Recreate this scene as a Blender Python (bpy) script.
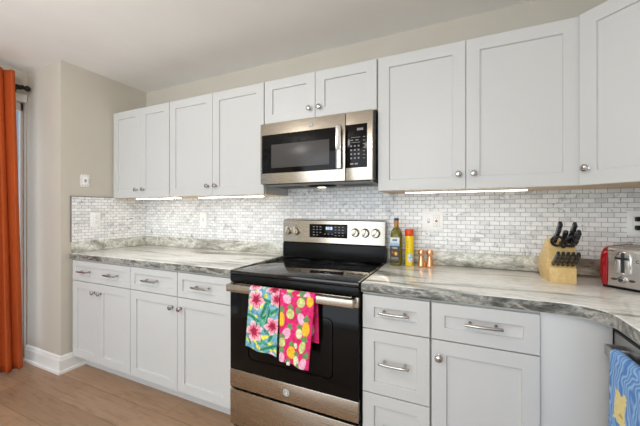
import bpy, bmesh, math, random
from mathutils import Matrix, Vector, noise
for o in list(bpy.data.objects): bpy.data.objects.remove(o)
SC = bpy.context.scene
COL = SC.collection
random.seed(7)
R = math.radians

# ------------------------------------------------------------------ camera, world, lights, exposure
cam = bpy.data.cameras.new('camera')
cam.sensor_width = 36.0
cam.lens = 299.04/640*36
cam.shift_y = -0.0038
cam.clip_start = 0.05
co = bpy.data.objects.new('camera', cam)
COL.objects.link(co)
co.location = (1.1592, -1.9968, 1.2551)
co.rotation_euler = (R(90), 0, 0.4202)
SC.camera = co

w = bpy.data.worlds.new('world'); SC.world = w; w.use_nodes = True
w.node_tree.nodes['Background'].inputs[0].default_value = (0.72, 0.86, 1.0, 1)
w.node_tree.nodes['Background'].inputs[1].default_value = 1.15

def area(name, loc, rot, sx, sy, power, col):
    l = bpy.data.lights.new(name, 'AREA'); l.shape = 'RECTANGLE'
    l.size = sx; l.size_y = sy; l.energy = power; l.color = col
    o = bpy.data.objects.new(name, l); COL.objects.link(o)
    o.location = loc; o.rotation_euler = rot
    return o
def bulb(name, loc, power, rad, col):
    l = bpy.data.lights.new(name, 'POINT'); l.energy = power; l.shadow_soft_size = rad; l.color = col
    o = bpy.data.objects.new(name, l); COL.objects.link(o); o.location = loc
    return o
WARM = (1.0, 0.968, 0.925)
area('rear_fill_light', (-0.2, -4.25, 1.25), (R(90), 0, 0), 2.8, 2.0, 32, (0.88, 0.95, 1.0))  # added fill light from behind the camera, stands in for daylight
bulb('ceiling_bulb', (-0.45, -1.85, 2.16), 16, 0.14, WARM)
bulb('ceiling_bulb', (0.9, -2.8, 2.14), 18, 0.16, WARM)  # added fill bulb, brightens the room from behind the camera

VS = SC.view_settings
VS.view_transform = 'Standard'; VS.look = 'None'; VS.gamma = 1.0; VS.use_curve_mapping = False
VS.exposure = 0.46

# ------------------------------------------------------------------ materials
def mat(name, col, rough=0.5, metal=0.0, **kw):
    m = bpy.data.materials.new(name); m.use_nodes = True
    b = m.node_tree.nodes['Principled BSDF']
    b.inputs['Base Color'].default_value = (*col, 1)
    b.inputs['Roughness'].default_value = rough
    b.inputs['Metallic'].default_value = metal
    for k, v in kw.items(): b.inputs[k].default_value = v
    return m
def srgb(r, g, b):
    f = lambda c: (c/12.92 if c <= 0.04045 else ((c+0.055)/1.055)**2.4)
    return tuple(f(c/255) for c in (r, g, b))
class NT:
    def __init__(s, m):
        s.t = m.node_tree; s.n = s.t.nodes; s.b = s.n['Principled BSDF']
    def add(s, kind, **kw):
        n = s.n.new(kind)
        for k, v in kw.items():
            if hasattr(n, k): setattr(n, k, v)
        return n
    def link(s, a, b): s.t.links.new(a, b)
    def coords(s, scale=(1,1,1), rot=(0,0,0)):
        c = s.add('ShaderNodeTexCoord'); m = s.add('ShaderNodeMapping')
        m.inputs['Scale'].default_value = scale; m.inputs['Rotation'].default_value = rot
        s.link(c.outputs['Object'], m.inputs['Vector']); return m.outputs['Vector']
    def noise(s, vec, scale, detail=4, rough=0.55, dist=0.0):
        n = s.add('ShaderNodeTexNoise'); n.inputs['Scale'].default_value = scale
        n.inputs['Detail'].default_value = detail; n.inputs['Roughness'].default_value = rough
        n.inputs['Distortion'].default_value = dist
        if vec is not None: s.link(vec, n.inputs['Vector'])
        return n
    def ramp(s, fac, stops):
        r = s.add('ShaderNodeValToRGB'); e = r.color_ramp.elements
        while len(e) < len(stops): e.new(0.5)
        for el, (p, c) in zip(e, stops): el.position = p; el.color = (*c, 1)
        s.link(fac, r.inputs['Fac']); return r.outputs['Color']
    def mix(s, fac, a, b, mode='MIX'):
        n = s.add('ShaderNodeMixRGB'); n.blend_type = mode
        for i, v in ((0, fac), (1, a), (2, b)):
            if hasattr(v, 'is_output'): s.link(v, n.inputs[i])
            elif i == 0: n.inputs[0].default_value = v
            else: n.inputs[i].default_value = (*v, 1)
        return n.outputs[0]
    def bump(s, h, strength=0.1, dist=0.001):
        n = s.add('ShaderNodeBump'); n.inputs['Strength'].default_value = strength; n.inputs['Distance'].default_value = dist
        s.link(h, n.inputs['Height']); s.link(n.outputs[0], s.b.inputs['Normal'])

def paint_mat(name, col, rough=0.6, amt=0.02):
    m = mat(name, col, rough); t = NT(m); v = t.coords()
    n = t.noise(v, 60, 3); t.bump(n.outputs['Fac'], 0.06, 0.001)
    n2 = t.noise(v, 3, 2)
    c = t.ramp(n2.outputs['Fac'], [(0.3, tuple(x*(1-amt) for x in col)), (0.7, tuple(min(1, x*(1+amt)) for x in col))])
    t.link(c, t.b.inputs['Base Color']); return m

def granite(name, stops, scl, rot=(14, 5, 9), rough=0.14, fine=0.5, vein=0.8, brown=False):
    """polished stone: long warped bands, thin dark veins and a fine speckle"""
    m = mat(name, (.8,.8,.75), rough); t = NT(m)
    v = t.coords(scl, tuple(R(a) for a in rot))
    n1 = t.noise(v, 2.2, 7, 0.58, 0.9)
    c = t.ramp(n1.outputs['Fac'], stops)
    n2 = t.noise(t.coords((1, 1.6, 1.6)), 42, 5, 0.7, 0.4)
    sp = t.ramp(n2.outputs['Fac'], [(0.36, (0.34,0.34,0.32)), (0.47, (0.86,0.86,0.85)), (0.55, (1,1,1))])
    c = t.mix(fine, c, sp, 'MULTIPLY')
    n3 = t.noise(v, 3.4, 6, 0.6, 1.6)
    ve = t.ramp(n3.outputs['Fac'], [(0.44, (1,1,1)), (0.475, (0.42,0.43,0.39)), (0.50, (0.92,0.92,0.90)), (0.58, (1,1,1)), (0.605, (0.60,0.60,0.55)), (0.64, (1,1,1))])
    c = t.mix(vein, c, ve, 'MULTIPLY')
    if brown:
        tc = t.add('ShaderNodeTexCoord'); sx = t.add('ShaderNodeSeparateXYZ'); t.link(tc.outputs['Object'], sx.inputs[0])
        mr = t.add('ShaderNodeMapRange'); mr.inputs['From Min'].default_value = 1.45; mr.inputs['From Max'].default_value = 1.75
        t.link(sx.outputs[0], mr.inputs['Value'])
        c = t.mix(mr.outputs[0], c, t.mix(1.0, c, srgb(252,238,228), 'MULTIPLY'))
    t.link(c, t.b.inputs['Base Color'])
    return m

def marble_tile(name, axis):
    m = mat(name, (.8,.8,.8), 0.25); t = NT(m)
    c = t.add('ShaderNodeTexCoord'); sx = t.add('ShaderNodeSeparateXYZ'); cb = t.add('ShaderNodeCombineXYZ')
    t.link(c.outputs['Object'], sx.inputs[0]); t.link(sx.outputs[axis], cb.inputs[0]); t.link(sx.outputs[2], cb.inputs[1])
    b = t.add('ShaderNodeTexBrick'); b.offset = 0.5; b.squash = 1.0
    t.link(cb.outputs[0], b.inputs['Vector'])
    b.inputs['Scale'].default_value = 1.0
    b.inputs['Brick Width'].default_value = 0.0500; b.inputs['Row Height'].default_value = 0.0249
    b.inputs['Mortar Size'].default_value = 0.0014; b.inputs['Mortar Smooth'].default_value = 0.25
    b.inputs['Bias'].default_value = -0.35
    b.inputs['Color1'].default_value = (*srgb(244,244,243), 1)
    b.inputs['Color2'].default_value = (*srgb(206,207,207), 1)
    b.inputs['Mortar'].default_value = (*srgb(164,162,159), 1)
    v = t.coords((1,1,1.6), (0.3, 0.5, 0.2))
    n = t.noise(v, 9, 8, 0.68, 1.8)
    vein = t.ramp(n.outputs['Fac'], [(0.33, (0.42,0.42,0.43)), (0.42, (0.88,0.88,0.88)), (0.5, (1,1,1))])
    n2 = t.noise(v, 34, 4, 0.6, 1.0)
    dark = t.ramp(n2.outputs['Fac'], [(0.30, (0.35,0.35,0.35)), (0.36, (1,1,1)), (1, (1,1,1))])
    col = t.mix(0.8, b.outputs['Color'], vein, 'MULTIPLY')
    col = t.mix(0.8, col, dark, 'MULTIPLY')
    t.link(col, t.b.inputs['Base Color'])
    inv = t.add('ShaderNodeMath', operation='SUBTRACT'); inv.inputs[0].default_value = 1.0
    t.link(b.outputs['Fac'], inv.inputs[1]); t.bump(inv.outputs[0], 0.5, 0.0012)
    return m

def plank_floor(name):
    m = mat(name, (.3,.2,.15), 0.42); t = NT(m)
    v = t.coords()
    b = t.add('ShaderNodeTexBrick'); b.offset = 0.37; t.link(v, b.inputs['Vector'])
    b.inputs['Scale'].default_value = 1.0; b.inputs['Brick Width'].default_value = 1.25; b.inputs['Row Height'].default_value = 0.178
    b.inputs['Mortar Size'].default_value = 0.0012; b.inputs['Mortar Smooth'].default_value = 0.1; b.inputs['Bias'].default_value = 0.0
    b.inputs['Color1'].default_value = (*srgb(152,120,94), 1); b.inputs['Color2'].default_value = (*srgb(176,143,114), 1)
    b.inputs['Mortar'].default_value = (*srgb(104,80,62), 1)
    g = t.noise(t.coords((1.2, 16, 1)), 4.0, 7, 0.62, 0.8)
    gr = t.ramp(g.outputs['Fac'], [(0.30, (0.72,0.70,0.68)), (0.52, (1,1,1)), (0.75, (1.0,0.98,0.95))])
    k = t.noise(t.coords((1.6, 5, 1)), 2.3, 3, 0.5, 1.5)
    kr = t.ramp(k.outputs['Fac'], [(0.30, (0.74,0.72,0.71)), (0.42, (1,1,1)), (1, (1,1,1))])
    c = t.mix(0.95, b.outputs['Color'], gr, 'MULTIPLY'); c = t.mix(0.6, c, kr, 'MULTIPLY')
    t.link(c, t.b.inputs['Base Color']); t.bump(g.outputs['Fac'], 0.05, 0.001)
    return m

def steel(name, col, rough=0.28, axis=(1, 1, 90)):
    m = mat(name, col, rough, 1.0); t = NT(m)
    n = t.noise(t.coords(axis), 10, 4, 0.6)
    r = t.ramp(n.outputs['Fac'], [(0.3, (rough*0.85,)*3), (0.7, (rough*1.2,)*3)])
    t.link(r, t.b.inputs['Roughness'])
    t.bump(n.outputs['Fac'], 0.02, 0.0005)
    return m

def wood(name, c1, c2, axis=(14, 14, 1.6)):
    m = mat(name, c1, 0.45); t = NT(m)
    n = t.noise(t.coords(axis), 6, 6, 0.6, 0.7)
    t.link(t.ramp(n.outputs['Fac'], [(0.3, c1), (0.7, c2)]), t.b.inputs['Base Color']); return m

def attr_mat(name, rough=0.85, **kw):
    m = mat(name, (1,1,1), rough, **kw); t = NT(m)
    a = t.add('ShaderNodeAttribute'); a.attribute_name = 'Col'
    t.link(a.outputs['Color'], t.b.inputs['Base Color']); return m

def fabric(name, col, rough=0.9):
    m = mat(name, col, rough); t = NT(m)
    n = t.noise(t.coords(), 420, 2); t.bump(n.outputs['Fac'], 0.2, 0.0006)
    n2 = t.noise(t.coords((1,1,.3)), 14, 3)
    t.link(t.ramp(n2.outputs['Fac'], [(0.3, tuple(x*0.92 for x in col)), (0.7, tuple(min(1,x*1.05) for x in col))]), t.b.inputs['Base Color'])
    return m

M = dict(
    wall=paint_mat('wall paint', srgb(199,192,179), 0.7),
    ceil=paint_mat('ceiling paint', srgb(246,244,240), 0.8),
    trim=paint_mat('trim paint', srgb(236,235,231), 0.4),
    cab=paint_mat('cabinet paint', srgb(204,204,202), 0.38, 0.006),
    cabin=wood('maple cabinet bottom', srgb(205,176,132), srgb(222,196,156), (2, 14, 14)),
    floor=plank_floor('oak planks'),
    granite=granite('polished granite', [(0.33, srgb(128,131,124)), (0.40, srgb(204,205,196)), (0.45, srgb(247,246,242)), (0.59, srgb(253,252,249)), (0.65, srgb(222,222,212)), (0.73, srgb(158,159,150))], (0.5, 3.0, 2.8), fine=0.20, vein=0.42),
    granite_edge=granite('granite edge', [(0.34, srgb(70,70,68)), (0.43, srgb(120,119,113)), (0.50, srgb(182,180,172)), (0.57, srgb(126,124,116)), (0.66, srgb(72,72,68))], (2.2, 4, 6), rough=0.3, fine=0.8, vein=0.8),  # darker edge: partly the stone's own tone, partly shade put into the colour
    granite_up=granite('granite upstand', [(0.34, srgb(130,129,120)), (0.43, srgb(188,186,174)), (0.51, srgb(238,237,228)), (0.60, srgb(196,194,182)), (0.70, srgb(138,137,126))], (1.1, 2.2, 3.0), (8, 20, 12), rough=0.2, fine=0.55, vein=0.6, brown=True),
    tile_x=marble_tile('marble mosaic', 0), tile_y=marble_tile('marble mosaic return', 1),
    edge_strip=mat('tile edge trim', srgb(150,146,140), 0.4, 0.6),
    steel=steel('brushed steel', srgb(190,180,165), 0.26, (1, 1, 90)),
    steel_v=steel('brushed steel vertical', srgb(196,188,176), 0.26, (90, 90, 1)),
    chrome=mat('chrome', srgb(186,184,182), 0.12, 1.0),
    nickel=mat('brushed nickel', srgb(190,186,180), 0.22, 1.0),
    black_glass=mat('black glass', (0.006,0.005,0.0045), 0.10, **{'Specular IOR Level': 0.15}),
    cook_glass=mat('ceramic glass', (0.006,0.006,0.006), 0.06, **{'Specular IOR Level': 0.6}),
    black=mat('black plastic', (0.010,0.010,0.010), 0.28, **{'Specular IOR Level': 0.14}),
    dgrey=mat('dark grey metal', (0.06,0.06,0.062), 0.4, 0.3),
    mgrey=mat('grey filter mesh', srgb(150,150,148), 0.5, 0.6),
    window_glass=mat('smoked glass', (0.070,0.066,0.063), 0.28, **{'Specular IOR Level': 0.25}),
    ring=mat('burner marking', (0.045,0.045,0.047), 0.25),
    legend=mat('panel legend', srgb(150,150,150), 0.5),
    plate=mat('switch plate plastic', srgb(248,247,244), 0.35),
    plate_line=mat('plate recess', srgb(170,168,163), 0.5),
    slot=mat('slot dark', (0.02,0.02,0.02), 0.6),
    red_button=mat('red button', srgb(200,50,56), 0.4),
    copper=mat('copper', srgb(240,184,140), 0.27, 1.0),
    block=wood('rubberwood', srgb(214,178,112), srgb(232,202,142), (10, 3, 10)),
    knife=mat('knife handle', (0.016,0.016,0.017), 0.2),
    red=mat('toaster red', srgb(176,16,34), 0.18, 0.35, **{'Coat Weight': 0.6}),
    toaster_steel=steel('toaster steel', srgb(200,196,190), 0.3, (4, 4, 90)),
    yellow=mat('can yellow', srgb(246,212,20), 0.3),
    cap_red=mat('cap red', srgb(222,72,30), 0.35),
    navy=mat('cap navy', srgb(40,50,86), 0.4),
    oil_glass=mat('olive oil glass', srgb(190,186,80), 0.04, **{'Transmission Weight': 0.85, 'IOR': 1.45}),
    oil=mat('olive oil', srgb(150,138,24), 0.3),
    painted=attr_mat('printed label', 0.45), cloth=attr_mat('printed cotton', 0.9),
    hem=fabric('white cotton tag', srgb(232,230,226)),
    orange=fabric('rust orange fabric', srgb(190,84,28)),
    rod=mat('black curtain rod', (0.012,0.012,0.013), 0.35, 0.6),
    dw_steel=steel('dark stainless', srgb(172,169,166), 0.3, (90, 90, 1)),
)
def emit(name, col, s):
    m = mat(name, col, 0.4); b = m.node_tree.nodes['Principled BSDF']
    b.inputs['Emission Color'].default_value = (*col, 1); b.inputs['Emission Strength'].default_value = s; return m
M['led'] = emit('led strip', (1.0, 0.98, 0.94), 9)
M['led_dim'] = emit('led strip short', (1.0, 0.97, 0.91), 5)
M['lens'] = emit('hood lamp lens', (1.0, 0.92, 0.78), 2.0)
M['clock'] = emit('clock digits', (0.45, 0.6, 1.0), 0.7)
M['dome'] = emit('lamp dome', (1.0, 0.93, 0.84), 2.5)
pane = bpy.data.materials.new('window pane'); pane.use_nodes = True
_t = pane.node_tree; _t.nodes.clear()
_o = _t.nodes.new('ShaderNodeOutputMaterial'); _mx = _t.nodes.new('ShaderNodeMixShader'); _mx.inputs[0].default_value = 0.08
_tr = _t.nodes.new('ShaderNodeBsdfTransparent'); _gl = _t.nodes.new('ShaderNodeBsdfGlossy'); _gl.inputs['Roughness'].default_value = 0.02
_t.links.new(_tr.outputs[0], _mx.inputs[1]); _t.links.new(_gl.outputs[0], _mx.inputs[2]); _t.links.new(_mx.outputs[0], _o.inputs[0])
M['pane'] = pane

# ------------------------------------------------------------------ mesh helpers
def bx(bm, x0, x1, y0, y1, z0, z1, bev=0.0, seg=2, m=None):
    r = bmesh.ops.create_cube(bm, size=1.0)
    vs = r['verts']
    for v in vs:
        v.co = Vector(((x0+x1)/2 + v.co.x*(x1-x0), (y0+y1)/2 + v.co.y*(y1-y0), (z0+z1)/2 + v.co.z*(z1-z0)))
    if bev:
        es = {e for v in vs for e in v.link_edges}
        g = bmesh.ops.bevel(bm, geom=list(es)+vs, offset=bev, segments=seg, affect='EDGES', profile=0.5)
        vs = list({v for f in g['faces'] for v in f.verts} | {v for v in vs if v.is_valid})
    if m is not None: bmesh.ops.transform(bm, matrix=m, verts=vs)
    return vs
def lathe(bm, prof, m=Matrix(), n=28, power=2.0):
    """prof: (radius, height) pairs; power > 2 squares the section."""
    rings = []
    for r, z in prof:
        ring = []
        for k in range(n):
            a = 2*math.pi*k/n; c, s = math.cos(a), math.sin(a)
            q = (abs(c)**power + abs(s)**power)**(-1/power)
            ring.append(bm.verts.new(m @ Vector((r*q*c, r*q*s, z))))
        rings.append(ring)
    for a, b in zip(rings, rings[1:]):
        for k in range(n): bm.faces.new((a[k], a[(k+1) % n], b[(k+1) % n], b[k]))
    if prof[0][0] > 1e-5: bm.faces.new(list(reversed(rings[0])))
    if prof[-1][0] > 1e-5: bm.faces.new(rings[-1])
    bmesh.ops.remove_doubles(bm, verts=[v for r in (rings[0], rings[-1]) for v in r], dist=1e-6)
def tube(bm, pts, rad, n=12, cap=True):
    pts = [Vector(p) for p in pts]; rings = []
    up = Vector((0, 0, 1))
    for i, p in enumerate(pts):
        d = (pts[min(i+1, len(pts)-1)] - pts[max(i-1, 0)]).normalized()
        ref = up if abs(d.dot(up)) < 0.95 else Vector((0, 1, 0))
        a = d.cross(ref).normalized(); b = a.cross(d)
        r = rad[i] if isinstance(rad, (list, tuple)) else rad
        rings.append([bm.verts.new(p + a*(r*math.cos(2*math.pi*k/n)) + b*(r*math.sin(2*math.pi*k/n))) for k in range(n)])
    for a, b in zip(rings, rings[1:]):
        for k in range(n): bm.faces.new((a[k], a[(k+1) % n], b[(k+1) % n], b[k]))
    if cap:
        bm.faces.new(list(reversed(rings[0]))); bm.faces.new(rings[-1])
def prism(bm, poly, lo, hi, fn, bev=0.0, seg=2):
    """extrude a 2D outline between lo and hi; fn(u, v, t) gives the point."""
    a = [bm.verts.new(fn(u, v, lo)) for u, v in poly]; b = [bm.verts.new(fn(u, v, hi)) for u, v in poly]
    n = len(poly); fs = [bm.faces.new(a), bm.faces.new(list(reversed(b)))]
    for k in range(n): fs.append(bm.faces.new((a[k], b[k], b[(k+1) % n], a[(k+1) % n])))
    bmesh.ops.recalc_face_normals(bm, faces=fs)
    if bev:
        es = list({e for f in fs[:2] for e in f.edges})
        bmesh.ops.bevel(bm, geom=es, offset=bev, segments=seg, affect='EDGES', profile=0.5)
ROOTM = {}
def rootm(o):
    while o.parent: o = o.parent
    return ROOTM.get(o.name, Matrix())
def obj(name, bm, m, parent=None, label=None, smooth=True, kind=None):
    """bm is in room coordinates; it is moved into the frame of its thing."""
    if parent: bm.transform(rootm(parent).inverted())
    bmesh.ops.recalc_face_normals(bm, faces=bm.faces[:])
    me = bpy.data.meshes.new(name); bm.to_mesh(me); bm.free()
    for x in (m if isinstance(m, (list, tuple)) else [m]): me.materials.append(x)
    o = bpy.data.objects.new(name, me); COL.objects.link(o)
    if parent: o.parent = parent
    if label: o['label'] = label
    if kind: o['kind'] = kind
    if smooth:
        me.polygons.foreach_set('use_smooth', [True]*len(me.polygons))
        if hasattr(me, 'set_sharp_from_angle'): me.set_sharp_from_angle(angle=R(32))
    return o
def tag(o, label, cat, group=None):
    o['label'] = label; o['category'] = cat
    if group: o['group'] = group
    return o
def thing(name, label, cat, loc=(0,0,0), rotz=0.0, group=None, full=None):
    o = bpy.data.objects.new(name, None); COL.objects.link(o)
    o.empty_display_size = 0.05
    mm = full if full is not None else Matrix.Translation(loc) @ Matrix.Rotation(rotz, 4, 'Z')
    o.location = mm.to_translation(); o.rotation_euler = mm.to_euler()
    ROOTM[o.name] = mm
    return tag(o, label, cat, group)
def struct(name, bm, m, smooth=False): return obj(name, bm, m, None, None, smooth, 'structure')
def B(): return bmesh.new()
def box_obj(name, dims, m, parent=None, bev=0.0, label=None, kind=None, mtx=None):
    bm = B(); bx(bm, *dims, bev=bev)
    if mtx is not None: bm.transform(mtx)
    return obj(name, bm, m, parent, label, True, kind)
def dup(root, full, label, group=None):
    r = root.copy(); COL.objects.link(r); r.location = full.to_translation(); r.rotation_euler = full.to_euler()
    r['label'] = label
    if group: r['group'] = group
    for ch in list(root.children):
        c = ch.copy(); COL.objects.link(c); c.parent = r
        for g in ch.children:
            d = g.copy(); COL.objects.link(d); d.parent = c
    return r

# ------------------------------------------------------------------ room shell
CEIL = 2.418; XR = 2.285; XL = -2.117; XP = -1.61; YP = -0.705; YB = -4.4
bm = B(); bx(bm, XL-0.15, XR+0.15, YB-0.15, 0.15, -0.10, 0); struct('floor', bm, M['floor'])
bm = B(); bx(bm, XL-0.15, XR+0.15, YB-0.15, 0.15, CEIL, CEIL+0.1); struct('ceiling', bm, M['ceil'])
bm = B(); bx(bm, XP, XR, 0, 0.12, 0, CEIL); struct('wall_back', bm, M['wall'])
bm = B(); bx(bm, XL, XP, YP, 0.12, 0, CEIL); struct('wall_return', bm, M['wall'])
bm = B(); bx(bm, XR, XR+0.12, YB, 0.12, 0, CEIL); struct('wall_right', bm, M['wall'])
WY0, WY1, WZ0, WZ1 = -2.25, -0.712, 0.02, 2.16
bm = B()
for d in ((YB, WY0, 0, CEIL), (WY1, YP, 0, CEIL), (WY0, WY1, 0, WZ0), (WY0, WY1, WZ1, CEIL)):
    bx(bm, XL-0.12, XL, d[0], d[1], d[2], d[3])
struct('wall_left', bm, M['wall'])
bm = B()
for d in ((XL-.12, -1.5, 0, CEIL), (2.0, XR+.12, 0, CEIL), (-1.5, 2.0, 2.2, CEIL)):
    bx(bm, d[0], d[1], YB-0.12, YB, d[2], d[3])
struct('wall_rear', bm, M['wall'])
bm = B(); bx(bm, XL-2.6, XL-2.4, -4.0, 2.4, -0.1, 3.2); struct('wall_added_backdrop', bm, mat('backdrop blue grey', srgb(128,136,146), 0.9))  # added backdrop wall, tones down the bright sky behind the pane
# glazed door behind the curtain
wroot = thing('door_1', 'white framed glazed patio door on left wall behind orange curtain', 'door', (XL, (WY0+WY1)/2, 0))
wroot['kind'] = 'structure'
bm = B(); c = 0.06
bx(bm, XL+.001, XL+.016, WY0-c, WY0, 0, WZ1+c, .003); bx(bm, XL+.001, XL+.016, WY0, WY1, WZ1, WZ1+c, .003)
obj('door_casing', bm, M['trim'], wroot)
ym = (WY0+WY1)/2
for a, b, xo in ((WY0, ym+.03, -.075), (ym-.03, WY1, -.04)):
    bm = B()
    for d in ((a, a+.028, .02, WZ1), (b-.022, b, .02, WZ1), (a, b, WZ1-.07, WZ1), (a, b, .02, .12)):
        bx(bm, XL+xo-.03, XL+xo, d[0]+.001, d[1]-.001, d[2], d[3]-.001, .003)
    f_ = obj('sash', bm, M['trim'], wroot)
    box_obj('pane', (XL+xo-.018, XL+xo-.012, a+.02, b-.02, .06, WZ1-.04), M['pane'], f_)

def baseboard(name, pts, side):
    """pts: wall line on the floor; side +1 puts the board to the left of the walking direction"""
    prof = [(0, 0), (0.026, 0), (0.026, 0.018), (0.016, 0.024), (0.016, 0.098), (0.011, 0.112), (0.011, 0.122), (0.004, 0.132), (0, 0.132)]
    P = [Vector(p) for p in pts]; bm = B(); rings = []
    nr = [Vector((-(b-a).y, (b-a).x)).normalized()*side for a, b in zip(P, P[1:])]
    for k, p in enumerate(P):
        n_ = nr[0] if k == 0 else nr[-1] if k == len(P)-1 else (nr[k-1]+nr[k])/(1+nr[k-1].dot(nr[k]))
        rings.append([bm.verts.new((*(p+n_*u), v)) for u, v in prof])
    for a, b in zip(rings, rings[1:]):
        for q in range(len(prof)): bm.faces.new((a[q], a[(q+1) % len(prof)], b[(q+1) % len(prof)], b[q]))
    bm.faces.new(rings[0]); bm.faces.new(rings[-1])
    struct(name, bm, M['trim'])
baseboard('baseboard_return', [(XL+.004, YP), (XP, YP), (XP, -.52)], -1)
baseboard('baseboard_left', [(XL, YB), (XL, WY0-.07)], -1)
baseboard('baseboard_right', [(XR, YB), (XR, -1.42)], 1)

# ceiling lamps out of view; the room-middle one is added for fill
for i, (x, y) in enumerate(((-0.45, -1.85), (0.9, -2.8))):
    t = thing('ceiling_light', ('round white dome lamp on ceiling near the window', 'added round fill lamp on ceiling over the room middle')[i], 'lamp', (x, y, CEIL), 0)
    bm = B(); lathe(bm, [(0.15, 0), (0.15, -0.03), (0.13, -0.035)], Matrix.Translation((x, y, CEIL))); obj('lamp_base', bm, M['nickel'], t)

# ------------------------------------------------------------------ cabinet builders
YD = -0.638     # base door face
YU = -0.320     # upper door face
I4 = Matrix()
def shaker(name, x0, x1, z0, z1, yf, t, rail, parent, mtx=I4, label=None):
    """five-piece door or drawer front facing -y: raised frame, stepped in to a flat panel"""
    bm = B(); b = 0.0015; rec = 0.010; s = 0.003
    def rect(i, y): return [bm.verts.new((x, y, z)) for x, z in ((x0+i, z0+i), (x1-i, z0+i), (x1-i, z1-i), (x0+i, z1-i))]
    loops = [rect(0, yf+t), rect(0, yf+b), rect(b, yf), rect(rail, yf), rect(rail+0.0012, yf+0.0008), rect(rail+s, yf+rec), rect(rail+s+0.0005, yf+rec)]
    for a, c in zip(loops, loops[1:]):
        for k in range(4): bm.faces.new((a[k], a[(k+1) % 4], c[(k+1) % 4], c[k]))
    bm.faces.new(loops[-1]); bm.faces.new(list(reversed(loops[0])))
    bm.transform(mtx)
    return obj(name, bm, M['cab'], parent, label)
def knob(x, z, yf, parent, mtx=I4, r=0.0155):
    bm = B()
    q = mtx @ Matrix.Translation((x, yf, z)) @ Matrix.Rotation(R(90), 4, 'X')
    lathe(bm, [(0.009, 0), (0.009, 0.002), (0.0055, 0.004), (0.005, 0.013), (0.010, 0.017), (r, 0.021), (r, 0.025), (r*0.8, 0.029), (r*0.4, 0.031), (0, 0.0315)], q, 24)
    return obj('knob', bm, M['chrome'], parent)
def bar_pull(xc, z, yf, L, parent, mtx=I4):
    bm = B(); y = yf-0.030
    tube(bm, [(xc-L/2, y, z), (xc-L/2+.004, y, z), (xc-L/4, y-.003, z), (xc, y-.004, z), (xc+L/4, y-.003, z), (xc+L/2-.004, y, z), (xc+L/2, y, z)], [.0045, .006, .0065, .0065, .0065, .006, .0045], 12)
    for s in (-1, 1):
        lathe(bm, [(0.0075, 0), (0.0065, 0.004), (0.0048, 0.008), (0.0048, 0.031)], Matrix.Translation((xc+s*L*0.34, yf, z)) @ Matrix.Rotation(R(90), 4, 'X'), 14)
    bm.transform(mtx)
    return obj('pull_handle', bm, M['nickel'], parent)
GB = 'white base cabinets'; GU = 'white wall cabinets'
def base_cab(x0, x1, label):
    t = thing('base_cabinet', label, 'cabinet', ((x0+x1)/2, -0.3, 0), 0, GB)
    box_obj('carcass', (x0, x1, -0.618, -0.004, 0.105, 0.874), M['cab'], t)
    box_obj('toe_kick', (x0, x1, -0.545, -0.52, 0, 0.105), M['cab'], t)
    return t
g = 0.0026
ZD0, ZD1, ZT0, ZT1 = 0.112, 0.706, 0.7105, 0.864
def pair(t, x0, xm, x1):
    a = shaker('door', x0+g, xm-g/2, ZD0, ZD1, YD, .02, .057, t); knob(xm-0.042, 0.640, YD, a)
    b = shaker('door', xm+g/2, x1-g, ZD0, ZD1, YD, .02, .057, t); knob(xm+0.034, 0.640, YD, b)
t = base_cab(-1.590, -0.893, 'white base cabinet against left wall with one wide two-pull drawer')
d = shaker('drawer', -1.590+g, -0.893-g, ZT0, ZT1, YD, .02, .040, t)
bar_pull(-1.412, .787, YD, .14, d); bar_pull(-1.085, .787, YD, .14, d)
pair(t, -1.590, -1.258, -0.893)
t = base_cab(-0.893, -0.003, 'white base cabinet directly left of range with two drawers over two doors')
for a, b, px in ((-0.893, -0.437, -.672), (-0.437, -0.003, -.222)):
    d = shaker('drawer', a+g, b-g, ZT0, ZT1, YD, .02, .040, t); bar_pull(px, .789, YD, .14, d)
pair(t, -0.893, -0.437, -0.003)
t = base_cab(0.768, 1.068, 'narrow white base cabinet right of range with three stacked drawers')
for z0, z1, pz in ((ZT0, ZT1, .795), (.4145, .706, .568), (.112, .410, .27)):
    d = shaker('drawer', .768+g, 1.068-g, z0, z1, YD, .02, .052, t); bar_pull(.917, pz, YD, .135, d)
t = base_cab(1.071, 1.458, 'white base cabinet below knife block with one drawer over one door')
d = shaker('drawer', 1.071+g, 1.458-g, ZT0, ZT1, YD, .02, .050, t); bar_pull(1.266, .797, YD, .135, d)
d = shaker('door', 1.071+g, 1.458-g, ZD0, ZD1, YD, .02, .057, t); knob(1.102, .638, YD, d)
# filler panel of the blind corner
bm = B(); bx(bm, 1.4585, 1.668, -0.624, -0.606, 0.0, 0.874, .001)
tag(obj('corner_filler_panel', bm, M['cab']), 'plain white corner filler panel between base cabinet and dishwasher', 'panel')

ZB, ZTP = 1.366, 2.1165
def wall_cab(x0, x1, z0, label, side=None):
    t = thing('wall_cabinet', label, 'cabinet', ((x0+x1)/2, 0, z0), 0, GU)
    box_obj('carcass', (x0, x1, YU+.0205, -0.002, z0+.004, ZTP), M['cab'], t)
    box_obj('bottom_panel', (x0, x1, YU+.0205, -0.002, z0, z0+.004), M['cabin'], t, label='bare maple underside')
    return t
def updoors(t, x0, xm, x1, z0, kz, ka, kb):
    a = shaker('door', x0+g, xm-g/2, z0, ZTP-.001, YU, .02, .060, t); knob(ka, kz, YU, a)
    b = shaker('door', xm+g/2, x1-g, z0, ZTP-.001, YU, .02, .060, t); knob(kb, kz, YU, b)
t = wall_cab(-1.603, -0.899, ZB, 'white two-door wall cabinet at far left against side wall')
updoors(t, -1.603, -1.243, -0.899, ZB, 1.430, -1.284, -1.198)
t = wall_cab(-0.897, -0.001, ZB, 'white two-door wall cabinet directly left of microwave')
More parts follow.
